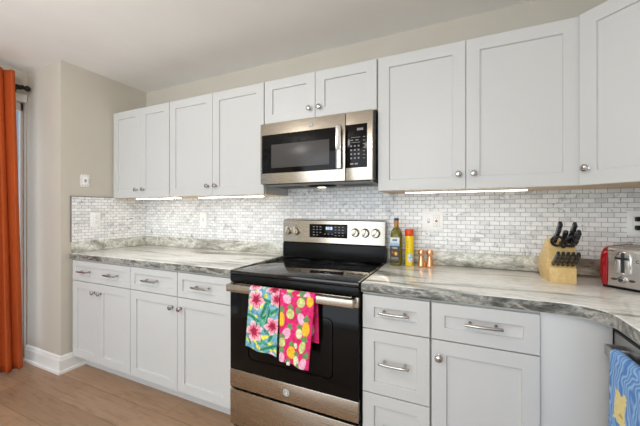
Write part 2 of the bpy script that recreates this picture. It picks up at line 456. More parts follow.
updoors(t, -0.897, -0.453, -0.001, ZB, 1.436, -0.493, -0.418)
t = wall_cab(0.001, 0.764, 1.828, 'short white two-door wall cabinet above microwave')
updoors(t, 0.001, 0.377, 0.764, 1.828, 1.890, 0.340, 0.408)
t = wall_cab(0.767, 1.675, ZB, 'wide white two-door wall cabinet right of microwave')
updoors(t, 0.767, 1.2155, 1.675, ZB, 1.440, 1.182, 1.251)
# diagonal corner cabinet
t = thing('corner_wall_cabinet', 'white diagonal corner wall cabinet at right edge above toaster', 'cabinet', (2.0, -0.28, ZB), 0)
poly = [(1.677, -.002), (1.677, -.312), (1.981, -.616), (2.283, -.616), (2.283, -.002)]
bm = B(); prism(bm, poly, ZB+.004, ZTP, lambda u, v, w_: Vector((u, v, w_))); obj('carcass', bm, M['cab'], t, smooth=False)
bm = B(); prism(bm, poly, ZB, ZB+.004, lambda u, v, w_: Vector((u, v, w_))); obj('bottom_panel', bm, M['cabin'], t, 'bare maple underside', smooth=False)
DM = Matrix.Translation((1.677, -.312, 0)) @ Matrix.Rotation(R(-45), 4, 'Z')
L = math.hypot(.304, .304)
d = shaker('door', .003, L-.003, ZB, ZTP-.001, -.021, .02, .060, t, DM); knob(.032, 1.438, -.021, d, DM)

# ------------------------------------------------------------------ counters, upstands, tile
def slab(name, poly, z0, z1, label, edge=True):
    bm = B(); prism(bm, poly, z0, z1, lambda u, v, w_: Vector((u, v, w_)), 0.006, 3)
    bm.normal_update()
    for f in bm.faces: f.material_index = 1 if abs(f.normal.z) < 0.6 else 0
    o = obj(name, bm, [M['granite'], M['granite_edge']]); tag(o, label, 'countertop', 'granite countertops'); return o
ZC = 0.921
slab('countertop', [(-1.607, -.002), (-1.607, -.650), (-.001, -.650), (-.001, -.002)], .876, ZC, 'pale veined granite countertop left of range')
r = 0.11; cx_, cy_ = 1.632-r, -.648-r
arc = [(cx_+r*math.cos(R(a)), cy_+r*math.sin(R(a))) for a in range(90, -1, -10)]
slab('countertop', [(.766, -.002), (.766, -.648)] + arc + [(1.632, -1.36), (2.283, -1.36), (2.283, -.002)], .876, ZC, 'pale veined granite corner countertop right of range under toaster')
def upstand(d, m, label):
    o = box_obj('granite_upstand', (*d, ZC+.0005, 1.004), m, None, .002); tag(o, label, 'backsplash', 'granite upstands')
upstand((-1.586, -.002, -.022, -.002), M['granite_up'], 'long granite upstand strip behind left countertop')
upstand((-1.608, -1.588, -.640, -.002), M['granite_up'], 'granite upstand strip on left side wall under outlet')
upstand((.768, 2.260, -.022, -.002), M['granite_up'], 'granite upstand strip behind bottles, knife block and toaster')
bm = B(); bx(bm, -1.602, .000, -.010, -.0005, 1.0045, ZB-.0005); bx(bm, .0, .7655, -.010, -.0005, 1.0045, 1.424); bx(bm, .766, 2.283, -.010, -.0005, 1.0045, ZB-.0005)
tag(obj('tile_backsplash', bm, M['tile_x'], smooth=False), 'white marble brick mosaic backsplash along the back wall', 'backsplash', 'marble mosaic backsplashes')
t = thing('tile_backsplash', 'white marble brick mosaic backsplash on the left side wall', 'backsplash', (XP, -.32, 1.0), 0, 'marble mosaic backsplashes')
ROOTM[t.name] = Matrix.Translation((XP, -.32, 1.0))
t.location = (XP, -.32, 1.0)
bm = B(); bx(bm, XP+.0005, XP+.010, -.638, -.0105, 1.0045, 1.3655)
bm2 = obj('tile_field', bm, M['tile_y'], t, smooth=False)
bm = B(); bx(bm, XP+.0005, XP+.0115, -.645, -.6385, 1.0045, 1.3725); bx(bm, XP+.0005, XP+.0115, -.6385, -.325, 1.366, 1.3725)
obj('edge_trim', bm, M['edge_strip'], t, 'grey metal edge trim')

# under-cabinet light bars
for x0, x1, m, lab in ((-1.44, -0.90, 'led', 'lit under-cabinet light bar above left corner of counter'), (-0.70, -0.08, 'led', 'lit under-cabinet light bar just left of microwave'), (0.90, 1.50, 'led_dim', 'lit under-cabinet light bar right of microwave above wall outlet')):
    t = thing('under_cabinet_light', lab, 'light', ((x0+x1)/2, -.2, ZB), 0, 'under-cabinet light bars')
    box_obj('housing', (x0, x1, -.225, -.195, ZB-.008, ZB-.0005), M['plate'], t, .002)
    box_obj('diffuser', (x0+.006, x1-.006, -.222, -.198, ZB-.011, ZB-.0082), M[m], t)

# ------------------------------------------------------------------ range
rg = thing('electric_range', 'stainless electric range with black glass cooktop and oven door', 'range', (.381, -.33, 0))
X0, X1 = .003, .759
box_obj('body', (X0, X1, -.625, -.03, .02, .895), M['black'], rg)
bm = B(); bx(bm, X0, X1, -.655, -.085, .896, .918, .004)
ct = obj('cooktop', bm, M['cook_glass'], rg)
for a_ in (X0-.001, X1-.010): box_obj('side_trim', (a_, a_+.011, -.640, -.088, .9185, .9215), M['steel'], ct, .001, 'thin steel edge strip')
def ring(bm, x, y, r, wd, z):
    n = 48; a = []
    for k in range(n):
        c, s = math.cos(2*math.pi*k/n), math.sin(2*math.pi*k/n)
        a.append([bm.verts.new((x+q*c, y+q*s, zz)) for q, zz in ((r, z), (r+wd, z), (r+wd, z+.0003), (r, z+.0003))])
    for k in range(n):
        for j in range(4): bm.faces.new((a[k][j], a[k][(j+1) % 4], a[(k+1) % n][(j+1) % 4], a[(k+1) % n][j]))
for x, y, rr in ((.20, -.50, .115), (.20, -.50, .075), (.20, -.22, .080), (.565, -.50, .080), (.565, -.23, .105), (.565, -.23, .065), (.385, -.18, .055)):
    bm = B(); ring(bm, x, y, rr, .004, .9182); obj('burner_ring', bm, M['ring'], ct)
box_obj('front_trim', (X0, X1, -.658, -.626, .856, .8955), M['black'], rg, .004)
# oven door
od = box_obj('oven_door', (X0+.002, X1-.002, -.658, -.627, .366, .800), M['black_glass'], rg, .002)
box_obj('door_rail', (X0+.002, X1-.002, -.660, -.627, .8005, .850), M['steel'], od, .003)
bm = B()
wx0, wx1, wz0, wz1 = .13, .63, .44, .735
rad = .03
pts = []
for cx2, cz2, a0 in ((wx1-rad, wz1-rad, 0), (wx0+rad, wz1-rad, 90), (wx0+rad, wz0+rad, 180), (wx1-rad, wz0+rad, 270)):
    pts += [(cx2+rad*math.cos(R(a0+q)), cz2+rad*math.sin(R(a0+q))) for q in range(0, 91, 15)]
inner = [((x-.38)*.985+.38, (z-.5875)*.98+.5875) for x, z in pts]
vo = [bm.verts.new((x, -.6590, z)) for x, z in pts]; vi = [bm.verts.new((x, -.6590, z)) for x, z in inner]
for k in range(len(pts)): bm.faces.new((vo[k], vo[(k+1) % len(pts)], vi[(k+1) % len(pts)], vi[k]))
bmesh.ops.solidify(bm, geom=bm.faces[:], thickness=-.0006)
obj('window_outline', bm, M['ring'], od)
st = box_obj('lower_strip', (X0+.002, X1-.002, -.661, -.627, .266, .3655), M['steel'], od, .003)
def badge(x, y, z, rr, parent):
    bm = B(); q = Matrix.Translation((x, y, z)) @ Matrix.Rotation(R(90), 4, 'X')
    lathe(bm, [(rr, 0), (rr, .0012), (rr*.92, .0018), (0, .0018)], q, 32)
    b = obj('badge', bm, M['legend'], parent, 'round grey monogram badge')
    bm = B(); y2 = y-.0022
    tube(bm, [(x+rr*.8*math.cos(R(a)), y2, z+rr*.8*math.sin(R(a))) for a in range(0, 361, 20)], rr*.05, 6)
    tube(bm, [(x-.05*rr+rr*.33*math.cos(R(a)), y2, z+.08*rr+rr*.36*math.sin(R(a))) for a in range(50, 400, 25)], rr*.07, 6)
    tube(bm, [(x-.3*rr, y2, z-.5*rr), (x, y2, z-.2*rr), (x+.25*rr, y2, z+.4*rr), (x+.4*rr, y2, z-.1*rr), (x+.15*rr, y2, z-.5*rr)], rr*.07, 6)
    obj('monogram', bm, M['plate'], b)
badge(.372, -.6612, .318, .020, st)
# handle: flat bar on two end brackets
bm = B(); bx(bm, .028, .752, -.722, -.700, .816, .856, .006, 3)
for x in (.034, .722): bx(bm, x, x+.024, -.7005, -.6595, .821, .850, .003)
obj('oven_handle', bm, M['steel'], od)
box_obj('storage_drawer', (X0+.002, X1-.002, -.660, -.627, .055, .252), M['steel'], rg, .003)
box_obj('toe_base', (X0+.03, X1-.03, -.58, -.06, .0, .02), M['black'], rg)
# backguard
bg = box_obj('backguard', (X0, X1, -.083, -.028, .9185, 1.022), M['black'], rg, .003)
bm = B(); prism(bm, [(-.075, 1.0225), (-.082, 1.03), (-.076, 1.183), (-.068, 1.190), (-.030, 1.190), (-.030, 1.0225)], X0, X1, lambda u, v, w_: Vector((w_, u, v)), .002)
pn = obj('control_panel', bm, M['steel'], rg)
dz = -.0812
disp = box_obj('display', (.222, .505, -.0845, -.0772, 1.066, 1.160), M['black_glass'], pn, .002)
for k, x in enumerate((.350, .362, .377, .389)):
    box_obj('clock_digit', (x, x+.008, -.0853, -.0847, 1.122, 1.142), M['clock'], disp)
for r_ in range(4):
    for x in (.250, .276, .302, .415, .441, .467):
        if r_ == 0 and x == .302: continue
        box_obj('touch_key', (x, x+.013, -.0852, -.0847, 1.082+r_*.019, 1.086+r_*.019), M['legend'], disp)
for x in (.335, .362, .389): box_obj('touch_key', (x, x+.013, -.0852, -.0847, 1.090, 1.094), M['legend'], disp)
for i, x in enumerate((.043, .112, .560, .628, .698)):
    bm = B(); q = Matrix.Translation((x, -.0785, 1.107)) @ Matrix.Rotation(R(92), 4, 'X')
    lathe(bm, [(.031, 0), (.031, .004), (.0275, .006), (.026, .020), (.023, .024), (0, .0245)], q, 32)
    kb = obj('knob', bm, M['steel'], pn)
    bm = B(); bx(bm, x-.0055, x+.0055, -.113, -.1015, 1.086, 1.128, .002, m=None)
    bmesh.ops.rotate(bm, cent=(x, -.1, 1.107), matrix=Matrix.Rotation(R((12, -8, 30, 20, 35)[i]), 3, 'Y'), verts=bm.verts[:])
    obj('knob_grip', bm, M['steel'], kb)
    bm = B(); tube(bm, [(x+.0005, -.0788, 1.143), (x, -.0788, 1.150)], .0012, 6); obj('dial_mark', bm, M['black'], kb)

# ------------------------------------------------------------------ microwave
mw = thing('microwave', 'stainless over-the-range microwave with black glass door', 'microwave', (.381, -.18, 1.425))
MX0, MX1, MZ0, MZ1, MY = .004, .751, 1.425, 1.818, -.369
box_obj('casing', (MX0+.003, MX1+.006, -.335, -.012, MZ0+.004, MZ1), M['dgrey'], mw)
dr = box_obj('door', (MX0, .5905, MY, -.337, MZ0, MZ1), M['steel'], mw, .004)
gl = box_obj('door_glass', (.018, .572, MY-.0022, MY+.001, 1.494, 1.742), M['black_glass'], dr, .001)
box_obj('viewing_window', (.090, .492, MY-.0032, MY-.0018, 1.527, 1.676), M['window_glass'], gl, .0005)
bm = B(); bx(bm, .546, .580, MY-.043, MY-.030, 1.492, 1.742, .004, 3)
for z in (1.500, 1.716): bx(bm, .550, .576, MY-.031, MY-.0015, z, z+.018, .002)
obj('door_handle', bm, M['chrome'], dr)
cp = box_obj('control_side', (.5925, MX1, MY, -.337, MZ0, MZ1), M['steel'], mw, .004)
kp = box_obj('keypad', (.594, .720, MY-.0022, MY+.001, 1.498, 1.744), M['black_glass'], cp, .001)
bm = B()
box_obj('clock_display', (.660, .700, MY-.0030, MY-.0021, 1.705, 1.722), M['ring'], kp)
for k in range(3): box_obj('display_digit', (.664+k*.012, .671+k*.012, MY-.0034, MY-.0028, 1.708, 1.719), M['legend'], kp)
for r_ in range(4):
    for c_ in range(3): box_obj('key', (.622+c_*.022, .632+c_*.022, MY-.0028, MY-.0021, 1.548+r_*.023, 1.556+r_*.023), M['legend'], kp)
for r_ in range(7): box_obj('key', (.696, .708, MY-.0028, MY-.0021, 1.548+r_*.020, 1.551+r_*.020), M['legend'], kp)
for c_ in range(2):
    box_obj('key', (.622+c_*.026, .640+c_*.026, MY-.0028, MY-.0021, 1.516, 1.524), M['legend'], kp)
    box_obj('key', (.622+c_*.030, .640+c_*.030, MY-.0028, MY-.0021, 1.652, 1.656), M['legend'], kp)
for z in (1.640, 1.668): box_obj('key', (.628, .680, MY-.0028, MY-.0021, z, z+.002), M['legend'], kp)
badge(.372, MY-.0002, 1.775, .0135, dr)
un_ = box_obj('underside', (MX0+.006, MX1-.006, -.335, -.014, MZ0-.008, MZ0+.0035), M['mgrey'], mw, .002)
for a, b in ((.05, .26), (.50, .71)):
    fb = B(); bx(fb, a, b, -.30, -.13, MZ0-.0105, MZ0-.0082)
    f_ = obj('grease_filter', fb, M['mgrey'], un_)
    fb = B()
    for k in range(9): bx(fb, a+.008, b-.008, -.292+k*.018, -.286+k*.018, MZ0-.0115, MZ0-.0106)
    obj('filter_ribs', fb, M['dgrey'], f_)
bm = B(); lathe(bm, [(.075, 0), (.075, -.006), (.065, -.012), (0, -.012)], Matrix.Translation((.385, -.235, MZ0-.0082)) @ Matrix.Diagonal((1.35, .75, 1, 1)), 36)
v_ = obj('vent_housing', bm, M['black'], un_)
bm = B(); lathe(bm, [(.028, 0), (.026, -.003), (0, -.004)], Matrix.Translation((.385, -.235, MZ0-.0203)), 24)
obj('lamp_lens', bm, M['lens'], v_)
bm = B(); bx(bm, MX0+.02, MX1-.02, -.366, -.340, MZ0-.004, MZ0-.0002)
obj('front_vent', bm, M['black'], un_)

# ------------------------------------------------------------------ painted cloth and labels
def painted_grid(name, nu, nv, pos, color, m, parent=None, thick=0.0, label=None):
    bm = B(); g_ = [[bm.verts.new(pos(i/nu, j/nv)) for i in range(nu+1)] for j in range(nv+1)]
    uvs = {}
    for j in range(nv):
        for i in range(nu): bm.faces.new((g_[j][i], g_[j][i+1], g_[j+1][i+1], g_[j+1][i]))
    bm.verts.index_update()
    cols = [None]*len(bm.verts)
    for j in range(nv+1):
        for i in range(nu+1): cols[g_[j][i].index] = color(i/nu, j/nv)
    o = obj(name, bm, m, parent, label)
    a = o.data.color_attributes.new('Col', 'FLOAT_COLOR', 'POINT')
    for k, c in enumerate(cols): a.data[k].color = (*srgb(*c), 1)
    if thick:
        md = o.modifiers.new('thickness', 'SOLIDIFY'); md.thickness = thick; md.offset = 0
    return o
def lerp(a, b, t): return tuple(x+(y-x)*t for x, y in zip(a, b))
def clamp(x): return max(0.0, min(1.0, x))

def hibiscus(x, y):   # metres, x across, y down from the bar
    n = noise.noise(Vector((x*22, y*22, 3.0)))
    c = lerp((142,190,204), (92,150,176), clamp(.5+n))
    n2 = noise.noise(Vector((x*34, y*34, 9.0)))
    if n2 > .22: c = lerp((206,214,84), (240,226,90), clamp((n2-.22)*4))
    n3 = noise.noise(Vector((x*30+5, y*18, 17.0)))
    if n3 > .20: c = (72,160,132) if n3 < .38 else (120,186,140)
    for lx, ly, la, ll in ((.135,.105,-35,.055), (.10,.085,-70,.05), (.03,.135,20,.05), (.155,.20,-60,.05), (.06,.17,60,.05), (.14,.27,-20,.05), (.02,.23,80,.045), (.09,.04,10,.05), (.12,.14,-80,.06)):
        dx, dy = x-lx, y-ly; ca, sa = math.cos(R(la)), math.sin(R(la)); a_ = dx*ca+dy*sa; b_ = -dx*sa+dy*ca
        e_ = (a_/ll)**2+(b_/(.012))**2
        if e_ < 1: c = lerp((24,104,86), (112,184,150), clamp(abs(b_)/.010))
    for fx, fy, fr, ph in ((.047,.045,.052,10), (.048,.205,.054,40), (.168,.030,.040,0), (.150,.165,.046,25), (.10,.42,.05,0), (.03,.36,.05,30), (.15,.34,.05,60), (.02,.52,.05,0), (.13,.53,.05,0)):
        dx, dy = x-fx, y-fy; rr = math.hypot(dx, dy); th = math.atan2(dy, dx)
        lobe = fr*(.62+.38*abs(math.cos(2.5*(th-R(ph))))+.04*math.sin(11*th))
        if rr < lobe:
            q = rr/lobe
            c = lerp((206,36,84), (253,196,204), clamp(q*1.15)) if q > .30 else lerp((84,6,30), (190,30,74), q*3.3)
            if q < .34+.20*abs(math.cos(5*(th-R(ph)))): c = lerp(c, (150,14,56), .75)
            if abs(math.sin(2.5*(th-R(ph)))) > .93: c = lerp(c, (206,44,92), .6)
    return c
def weave(fn, lo, hi):
    def f_(x, y):
        c = fn(x, y); a = noise.noise(Vector((x*150, y*150, 6))); b = noise.noise(Vector((x*55, y*55, 2)))
        k = 1+lo*a+hi*b; return tuple(max(0, min(255, q*k)) for q in c)
    return f_
def pineapple(x, y):
    c = lerp((232,44,118), (214,30,100), clamp(.5+noise.noise(Vector((x*16, y*16, 1)))))
    G = ((168,196,110), (226,226,150)); Y_ = ((250,166,24), (255,208,60)); P = ((236,120,170), (250,214,226)); W = ((190,200,120), (244,240,214))
    spots = ((.060,.090,.026,.028,G,0), (.118,.030,.026,.028,G,20), (.125,.105,.024,.034,P,-30), (.010,.120,.022,.040,Y_,0), (.155,.150,.024,.040,Y_,0),
             (.040,.185,.026,.034,P,30), (.118,.175,.024,.028,W,0), (.016,.228,.022,.026,G,0), (.072,.272,.032,.034,Y_,0), (.142,.235,.020,.034,G,15),
             (.108,.305,.024,.028,W,0), (.150,.315,.022,.040,P,20), (.040,.020,.030,.026,P,40), (.165,.020,.020,.030,Y_,0), (.015,.30,.02,.03,P,0),
             (.05,.36,.03,.035,G,0), (.12,.38,.03,.04,Y_,0), (.06,.44,.03,.035,P,0), (.14,.46,.03,.04,G,0), (.05,.52,.03,.04,Y_,0), (.14,.54,.03,.04,P,0), (.10,.235,.014,.016,W,0))
    for px, py, ra, rb, (c0, c1), an in spots:
        ra *= .86; rb *= .86
        dx, dy = x-px, y-py; ca, sa = math.cos(R(an)), math.sin(R(an)); a_ = dx*ca+dy*sa; b_ = -dx*sa+dy*ca
        ly = b_+rb*1.30
        if abs(a_) < .019*(1-abs(ly)/(rb*.75)) and abs(ly) < rb*.75 and ra > .015:
            k = abs(math.sin(a_*420+ly*120)); c = lerp((52,104,70), (134,170,104), k)
        e_ = (a_/ra)**2+(b_/rb)**2
        if e_ < 1:
            k = min(abs(math.sin((a_+b_)*560)), abs(math.sin((a_-b_)*560)))
            c = lerp(c0, c1, clamp(k*1.5)); c = lerp(c, c0, clamp((e_-.75)*3))
    return c
def swirls(x, y):
    wx = x + .02*noise.noise(Vector((x*14, y*14, 2))); wy = y + .02*noise.noise(Vector((x*14, y*14, 8)))
    a = 1e9
    for sx_, sy_ in ((.25,.10), (.40,.30), (.12,.42), (.30,.02), (.52,.12)):
        a = min(a, math.hypot(wx-sx_, wy-sy_))
    k = .5+.5*math.sin(a*400+8*noise.noise(Vector((x*30, y*30, 5))))
    c = lerp((84,136,206), (164,200,236), k)
    if y > .20: c = lerp(c, (30,92,190), clamp((y-.20)*8)*.7)
    yx, yy = (x-.068)/.034, (y-.130)/.052
    if max(abs(yx+.15*yy), abs(yy)) + .2*noise.noise(Vector((x*60, y*60, 1))) < .85: 
        c = lerp((228,208,132), (240,226,166), .5+.5*noise.noise(Vector((x*90, y*90, 3))))
        if math.hypot((x-.075)/.010, (y-.15)/.006) < 1: c = (206,176,96)
    return c
def drape_y(s, zt, yf, yb, lf):
    """s: metres along the cloth from its front hem up; returns (y, z): front face, round the bar, back face"""
    arc_r = (yb-yf)/2; al = math.pi*arc_r
    if s < lf: return yf, zt-arc_r-(lf-s)
    if s < lf+al:
        a = (s-lf)/arc_r; return yf+arc_r-arc_r*math.cos(a), zt-arc_r+arc_r*math.sin(a)
    return yb, zt-arc_r-(s-lf-al)
def range_towel(x0, x1, bl, br, lf0, lf1, lb, fold, painter, name, label, tagx):
    zt, yf, yb = .8625, -.729, -.6935; al = math.pi*(yb-yf)/2
    Wd = x1-x0
    def pos(u, v):
        lf = lf0+(lf1-lf0)*u
        tot = lf+al+lb
        s = v*tot
        y, z = drape_y(s, zt, yf, yb, lf)
        dn = clamp((lf-s)/lf) if s < lf else 0.0
        xt = x0+Wd*u; xb = bl+(br-bl)*u
        x = xt+(xb-xt)*dn
        if s > lf+al: 
            q = clamp((s-lf-al)/lb); x = x0+Wd*u + fold*q; y += -.002*q + .003*math.sin(u*8+1)*q
            y = min(y, -.668)
        elif dn > 0: y += -.007*dn*(1+math.sin(u*9.0+painter_phase)) - .012*dn
        return Vector((x, y, z))
    def col(u, v):
        lf = lf0+(lf1-lf0)*u; s = v*(lf+al+lb); return painter(u*Wd, abs(lf-s) if s < lf else s-lf+.32)
    painter_phase = x0*20
    t = thing(name, label, 'towel', ((x0+x1)/2, -.71, .55), 0, 'towels on the oven handle')
    painted_grid('cloth', 84, 260, pos, col, M['cloth'], t, .003)
    if tagx:
        bm = B(); p = pos(.28, 0.0); bx(bm, p.x-.008, p.x+.010, p.y-.0035, p.y+.001, p.z-.010, p.z+.006, .0004); obj('care_tag', bm, M['hem'], t, 'small white care tag')
    return t
range_towel(.192, .374, .178, .368, .288, .306, .285, .004, weave(hibiscus, .22, .20), 'hibiscus_towel', 'blue hibiscus-print towel hanging at left on oven handle', False)
range_towel(.378, .566, .388, .540, .318, .338, .225, .006, weave(pineapple, .16, .14), 'pineapple_towel', 'hot pink pineapple-print towel hanging at right on oven handle', True)

# ------------------------------------------------------------------ dishwasher with its towel
dw = thing('dishwasher', 'dark stainless dishwasher facing left under corner countertop', 'dishwasher', (1.95, -.94, 0))
box_obj('body', (1.70, 2.26, -1.245, -.645, .02, .845), M['dgrey'], dw)
box_obj('toe_base', (1.74, 2.24, -1.23, -.66, 0, .02), M['black'], dw)
dd = box_obj('door', (1.665, 1.6995, -1.247, -.640, .10, .840), M['dw_steel'], dw, .003)
box_obj('control_strip', (1.667, 1.6995, -1.246, -.641, .8405, .846), M['black'], dw, .0015)
bm = B(); bx(bm, 1.614, 1.632, -1.187, -.708, .782, .816, .003)
for y in (-.751, -1.187): bx(bm, 1.6315, 1.6655, y, y+.043, .782, .8155, .002)
obj('handle', bm, M['dw_steel'], dd)
zt, xf, xb, lf, lb = .8225, 1.607, 1.640, .50, .44; al = math.pi*(xb-xf)/2
def dpos(u, v):
    s = v*(lf+al+lb); x, z = drape_y(s, zt, xf, xb, lf); y = -.772-.36*u
    if s < lf:
        dn = (lf-s)/lf; x += -.006*dn*(1+math.sin(u*14)); y += .004*dn
    elif s > lf+al: x += .001
    return Vector((x, y, z))
def dcol(u, v):
    s = v*(lf+al+lb); return swirls(u*.36, abs(lf-s))
t = thing('blue_towel', 'blue towel with pale swirls hanging on dishwasher handle', 'towel', (1.62, -.95, .33))
painted_grid('cloth', 130, 300, dpos, dcol, M['cloth'], t, .003)
# end panel that carries the counter beyond the dishwasher
tag(box_obj('counter_end_panel', (1.66, 2.28, -1.345, -1.305, 0, .8755), M['cab'], None, .002), 'white end panel beside dishwasher under countertop end', 'panel')

# ------------------------------------------------------------------ things on the counter
ZK = ZC
# olive oil bottle
bxx, byy = .839, -.130
t = thing('olive_oil_bottle', 'tall square green olive oil bottle beside range with navy cap', 'bottle', (bxx, byy, ZK), R(-8))
Q = Matrix.Translation((bxx, byy, ZK)) @ Matrix.Rotation(R(-8), 4, 'Z')
QS = Q @ Matrix.Diagonal((.92, .92, .965, 1))
bm = B(); lathe(bm, [(.030, .0005), (.0345, .003), (.0355, .008), (.0355, .180), (.034, .200), (.027, .222), (.017, .238), (.0135, .246), (.0130, .268)], QS, 48, 4.5)
obj('glass', bm, M['oil_glass'], t)
bm = B(); lathe(bm, [(.030, .005), (.0325, .010), (.0325, .180), (.0305, .199), (.024, .219), (.012, .236)], QS, 48, 4.5)
obj('oil', bm, M['oil'], t, 'dark olive oil inside')
bm = B(); lathe(bm, [(.0150, .242), (.0150, .268), (.0155, .272), (.0155, .282)], QS, 24); obj('neck_wrapper', bm, mat('amber foil', srgb(206,132,40), .3), t, 'amber neck wrapper')
bm = B(); lathe(bm, [(.0155, .2825), (.0155, .296), (.0135, .299), (0, .299)], QS, 24); obj('cap', bm, M['navy'], t)
def oil_lab(u, v):
    if v > .80: return (226,228,226) if not (.25 < u < .75 and .86 < v < .93) else (92,104,120)
    if v > .66: return lerp((120,168,206), (206,222,232), clamp((v-.66)*6 + .3*noise.noise(Vector((u*8, v*8, 2)))))
    n = noise.noise(Vector((u*9, v*14, 4)))
    c = lerp((44,38,30), (84,66,44), clamp(.5+n))
    if math.hypot((u-.62)*1.0, (v-.36)*2.2) < .17: c = (214,160,44) if math.hypot((u-.62), (v-.36)*2.2) > .08 else (240,214,130)
    if math.hypot((u-.28), (v-.40)*2.2) < .11: c = (170,88,34)
    if .55 < v < .62 and .15 < u < .85: c = (196,190,178) if math.sin(u*60) > -.3 else c
    if .10 < v < .22 and .12 < u < .88 and math.sin(v*190) > .2: c = (150,142,128)
    return c
painted_grid('label', 40, 90, lambda u, v: QS @ Vector((-.0315+.063*u, -.0361, .020+.158*v)), oil_lab, M['painted'], t, .0006, 'white and blue over dark brown paper label')
# yellow spray can
sx, sy = .912, -.108
t = thing('spray_can', 'slim yellow cooking spray can with red-orange cap', 'can', (sx, sy, ZK))
Q2 = Matrix.Translation((sx, sy, ZK))
bm = B(); lathe(bm, [(.0235, .0005), (.0255, .003), (.0255, .172), (.0235, .180)], Q2, 36); obj('can_body', bm, M['yellow'], t)
bm = B(); lathe(bm, [(.0255, .1805), (.0262, .183), (.0262, .215), (.0245, .2215), (0, .2225)], Q2, 36); obj('cap', bm, M['cap_red'], t)
def can_lab(u, v):
    if u < .22: return (206,206,190) if math.sin(v*90) > -.2 else (150,150,130)
    if (u-.62)**2*5+(v-.24)**2*9 < .28 and u > .45: return lerp((240,240,236), (150,190,214), clamp(.5+noise.noise(Vector((u*10, v*14, 1)))))
    if .34 < u < .50 and .35 < v < .9 and math.sin(v*60) > -.4: return (214,176,10)
    return (247,214,24)
painted_grid('label', 50, 70, lambda u, v: Q2 @ Vector((.0258*math.sin(R(-95+190*u)), -.0258*math.cos(R(-95+190*u)), .012+.155*v)), can_lab, M['painted'], t, .0003, 'printed yellow and white label')
# copper shakers
prof = [(a*1.08, b) for a, b in ((.0205, .0005), (.0215, .003), (.0215, .012), (.0200, .018), (.0165, .034), (.0140, .054), (.0138, .064), (.0160, .072), (.0182, .078), (.0188, .086), (.0172, .096), (.0120, .102), (.0, .1035))]
t0 = None
for x, y, lab in ((.984, -.130, 'copper shaker standing next to yellow spray can'), (1.031, -.118, 'copper shaker on the side away from spray can')):
    full = Matrix.Translation((x, y, ZK))
    if t0 is None:
        t0 = thing('copper_shaker', lab, 'shaker', group='copper shakers', full=full)
        bm = B(); lathe(bm, prof[:7], full, 28); obj('shaker_body', bm, M['copper'], t0)
        bm = B(); lathe(bm, [(.0150, .0645)]+prof[7:], full, 28); obj('shaker_top', bm, M['copper'], t0)
    else: dup(t0, full, lab, 'copper shakers')

# knife block
KX0, KX1 = 1.566, 1.667
prof_k = [(-.291, ZK+.0005), (-.291, .992), (-.284, .997), (-.262, 1.012), (-.261, 1.030), (-.276, 1.060), (-.288, 1.082), (-.243, 1.122), (-.234, 1.122), (-.060, .986), (-.058, .975), (-.128, ZK+.0005)]
tk = thing('knife_block', 'light wooden slanted knife block full of black-handled knives', 'knife block', (1.615, -.19, ZK))
bm = B(); prism(bm, prof_k, KX0, KX1, lambda u, v, w_: Vector((w_, u, v)), .0025); obj('wood_block', bm, M['block'], tk)
bm = B()
for x, w_ in ((1.588, .004), (1.611, .006), (1.630, .008), (1.647, .004)): bx(bm, x-w_/2, x+w_/2, -.001, .001, -.012, .012)
el = R(50)
kdir = Vector((0, -math.cos(el), math.sin(el)))
def kframe(x, y, z, elev=50, yaw=0, roll=0):
    """local +z runs out along the handle"""
    return Matrix.Translation((x, y, z)) @ Matrix.Rotation(R(yaw), 4, 'Z') @ Matrix.Rotation(R(90-elev), 4, 'X') @ Matrix.Rotation(R(roll), 4, 'Z')
bm.transform(kframe(0, -.268, 1.102)); obj('knife_slots', bm, M['slot'], tk)
def make_knife(name, full, label, cat, Lh, wd, th, group, rivets=3):
    t = thing(name, label, cat, group=group, full=full)
    bm = B()
    n = 18
    secs = []
    for k in range(n+1):
        q = k/n; z = .010+Lh*q
        hw = wd*(.40+.075*math.cos(q*math.pi*6)+.06*q) ; off = -.004*math.sin(q*math.pi)
        if k == n: hw *= .85
        ht = th*.5*(1 if k not in (0, n) else .8)
        secs.append([bm.verts.new(full @ Vector((ht*cx2, off+hw*cy2, z))) for cx2, cy2 in ((-.7, -1), (.7, -1), (1, -.75), (1, .75), (.7, 1), (-.7, 1), (-1, .75), (-1, -.75))])
    for a, b in zip(secs, secs[1:]):
        for k in range(8): bm.faces.new((a[k], a[(k+1) % 8], b[(k+1) % 8], b[k]))
    bm.faces.new(secs[0]); bm.faces.new(secs[-1])
    h = obj('handle', bm, M['knife'], t)
    for k in range(rivets):
        bm = B(); z = .010+Lh*(.22+.28*k)
        lathe(bm, [(.0028, -th*.5-.0008), (.0028, th*.5+.0008)], full @ Matrix.Translation((0, 0, z)) @ Matrix.Rotation(R(90), 4, 'Y'), 12)
        obj('rivet', bm, M['chrome'], h)
    bm = B(); bx(bm, -th*.38, th*.38, -wd*.42, wd*.42, 0, .0098, .0015); bm.transform(full); obj('bolster', bm, M['chrome'], t)
    return t
GK = 'knives in the block'
make_knife('chef_knife', kframe(1.589, -.266, 1.104, 44), 'long black-handled knife in top left slot of knife block', 'knife', .128, .024, .015, GK)
make_knife('carving_knife', kframe(1.643, -.262, 1.106, 44), 'long black-handled knife in top right slot of knife block', 'knife', .120, .024, .015, GK)
make_knife('utility_knife', kframe(1.652, -.280, 1.092, 38, 0, 0), 'shorter black-handled knife low beside right edge of block', 'knife', .105, .025, .016, GK)
# honing steel: round handle
f = kframe(1.624, -.262, 1.108, 50)
t = thing('honing_steel', 'round black-handled honing steel between the two long knives', 'knife steel', group=None, full=f)
bm = B(); lathe(bm, [(.0085, 0), (.0095, .004), (.0075, .012), (.0095, .035), (.0105, .055), (.0095, .068), (.005, .073), (0, .074)], f, 20); obj('handle', bm, M['knife'], t)
